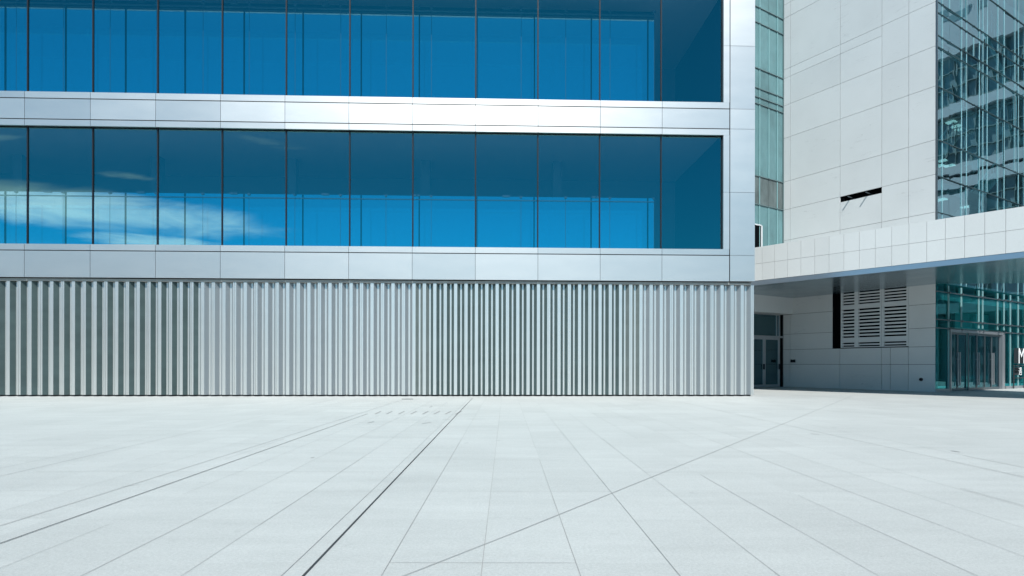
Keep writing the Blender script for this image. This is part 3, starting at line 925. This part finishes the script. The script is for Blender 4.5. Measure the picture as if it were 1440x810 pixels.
# ------------------------------------------------------------------ sky, clouds, sun
SUN_EL = 50.0
w = bpy.data.worlds.new('World'); sc.world = w; w.use_nodes = True
nt = w.node_tree; nt.nodes.clear()
out = nt.nodes.new('ShaderNodeOutputWorld'); bg = nt.nodes.new('ShaderNodeBackground')
sky = nt.nodes.new('ShaderNodeTexSky'); sky.sky_type = 'NISHITA'; sky.sun_disc = False
sky.sun_elevation = R(SUN_EL); sky.sun_rotation = R(180)
sky.altitude = 2500; sky.air_density = 1.0; sky.dust_density = 1.0; sky.ozone_density = 6.0
tc = nt.nodes.new('ShaderNodeTexCoord')
sep = nt.nodes.new('ShaderNodeSeparateXYZ'); nt.links.new(tc.outputs['Generated'], sep.inputs[0])
ny = math_n(nt, 'MAXIMUM', math_n(nt, 'MULTIPLY', sep.outputs[1], -1.0), .02)
U = math_n(nt, 'DIVIDE', sep.outputs[0], ny); V = math_n(nt, 'DIVIDE', sep.outputs[2], ny)
front = math_n(nt, 'GREATER_THAN', math_n(nt, 'MULTIPLY', sep.outputs[1], -1.0), .05)
cb = nt.nodes.new('ShaderNodeCombineXYZ'); nt.links.new(U, cb.inputs[0]); nt.links.new(V, cb.inputs[1])
mp = nt.nodes.new('ShaderNodeMapping'); mp.inputs['Scale'].default_value = (5, 26, 1); mp.inputs['Rotation'].default_value = (0, 0, R(10))
nt.links.new(cb.outputs[0], mp.inputs[0])
nz = N(nt, 'ShaderNodeTexNoise', i_Scale=1.0, i_Detail=7.0, i_Roughness=.6, i_Distortion=.8); nt.links.new(mp.outputs[0], nz.inputs['Vector'])
mp2 = nt.nodes.new('ShaderNodeMapping'); mp2.inputs['Scale'].default_value = (22, 95, 1); mp2.inputs['Rotation'].default_value = (0, 0, R(10))
nt.links.new(cb.outputs[0], mp2.inputs[0])
nz2 = N(nt, 'ShaderNodeTexNoise', i_Scale=1.0, i_Detail=5.0, i_Roughness=.6, i_Distortion=.6); nt.links.new(mp2.outputs[0], nz2.inputs['Vector'])
nzc = math_n(nt, 'ADD', math_n(nt, 'SUBTRACT', nz.outputs[0], .5), math_n(nt, 'MULTIPLY_ADD', nz2.outputs[0], .22, -.11))
def refl_uv(px, py):
    d = ray(px, py); n = Vector((math.sin(TH), -math.cos(TH), 0))
    r = d - 2*d.dot(n)*n
    return r.x/-r.y, r.z/-r.y
def cloud(p, q, b, k, dens):
    """streak from photograph point p to q as mirrored in the windows; b = half thickness in pixels"""
    (u0, v0), (u1, v1) = refl_uv(*p), refl_uv(*q)
    cu, cv = (u0+u1)/2, (v0+v1)/2
    a = math.hypot(u1-u0, v1-v0)/2; an = math.atan2(v1-v0, u1-u0)
    du = math_n(nt, 'SUBTRACT', U, cu); dv = math_n(nt, 'SUBTRACT', V, cv)
    x = math_n(nt, 'DIVIDE', math_n(nt, 'ADD', math_n(nt, 'MULTIPLY', du, math.cos(an)), math_n(nt, 'MULTIPLY', dv, math.sin(an))), a)
    y = math_n(nt, 'DIVIDE', math_n(nt, 'SUBTRACT', math_n(nt, 'MULTIPLY', dv, math.cos(an)), math_n(nt, 'MULTIPLY', du, math.sin(an))), b/F_PX)
    r2 = math_n(nt, 'ADD', math_n(nt, 'MULTIPLY', x, x), math_n(nt, 'MULTIPLY', y, y))
    val = math_n(nt, 'ADD', math_n(nt, 'SUBTRACT', 1.0, r2), math_n(nt, 'MULTIPLY', nzc, k))
    mr = N(nt, 'ShaderNodeMapRange', i_1=0., i_2=1.25, i_3=0., i_4=dens, interpolation_type='SMOOTHSTEP')
    nt.links.new(val, mr.inputs[0])
    return mr.outputs[0]
masks = [cloud((-330, 246), (432, 329), 31, 1.6, 1.), cloud((90, 330), (330, 352), 14, 3.6, .7), cloud((-260, 245), (150, 272), 13, 3.2, .45),
         cloud((134, 243), (222, 252), 7, 3.4, .5), cloud((290, 182), (440, 212), 9, 3.2, .45), cloud((-60, 196), (38, 192), 6, 3.0, .4),
         cloud((-160, 352), (90, 360), 10, 2.5, .5)]
tot = masks[0]
for m_ in masks[1:]: tot = math_n(nt, 'MAXIMUM', tot, m_)
tot = math_n(nt, 'MULTIPLY', tot, front, clamp=True)
mix = nt.nodes.new('ShaderNodeMix'); mix.data_type = 'RGBA'
tint = nt.nodes.new('ShaderNodeVectorMath'); tint.operation = 'MULTIPLY'; tint.inputs[1].default_value = (.12, 1.0, 1.0)
nt.links.new(sky.outputs[0], tint.inputs[0])
haze = nt.nodes.new('ShaderNodeMix'); haze.data_type = 'RGBA'
hz = N(nt, 'ShaderNodeMapRange', i_1=.02, i_2=.17, i_3=.75, i_4=0., interpolation_type='SMOOTHSTEP')
nt.links.new(math_n(nt, 'ABSOLUTE', sep.outputs[2]), hz.inputs[0])
nt.links.new(hz.outputs[0], haze.inputs['Factor']); nt.links.new(tint.outputs[0], haze.inputs['A']); haze.inputs['B'].default_value = (9.8, 11.2, 11.8, 1)
nt.links.new(tot, mix.inputs['Factor']); nt.links.new(haze.outputs['Result'], mix.inputs['A']); mix.inputs['B'].default_value = (14.5, 11.0, 11.0, 1)
nt.links.new(mix.outputs['Result'], bg.inputs[0]); bg.inputs[1].default_value = .074
nt.links.new(bg.outputs[0], out.inputs[0])

sl = bpy.data.lights.new('sun', 'SUN'); sl.energy = 3.9; sl.angle = R(.53); sl.color = (1.0, .985, .945)
so = bpy.data.objects.new('sun', sl); COL.objects.link(so); so.rotation_euler = (R(90-SUN_EL), 0, R(0)); so.location = (0, -20, 40)

# ------------------------------------------------------------------ camera
cd = bpy.data.cameras.new('camera'); cd.sensor_width = 36; cd.lens = F_PX/1440*36
cd.shift_y = (HOR-405)/1440; cd.clip_end = 3000; cd.clip_start = .05
co = bpy.data.objects.new('camera', cd); COL.objects.link(co)
co.matrix_world = Matrix.Translation((0, 0, CAM_H)) @ Matrix.Rotation(R(90), 4, 'X') @ Matrix.Rotation(ROLL, 4, 'Z')
sc.camera = co

sc.view_settings.view_transform = 'Standard'; sc.view_settings.look = 'None'
sc.view_settings.exposure = .7; sc.view_settings.gamma = 1.0
sc.cycles.max_bounces = 12; sc.cycles.transparent_max_bounces = 16; sc.cycles.glossy_bounces = 8
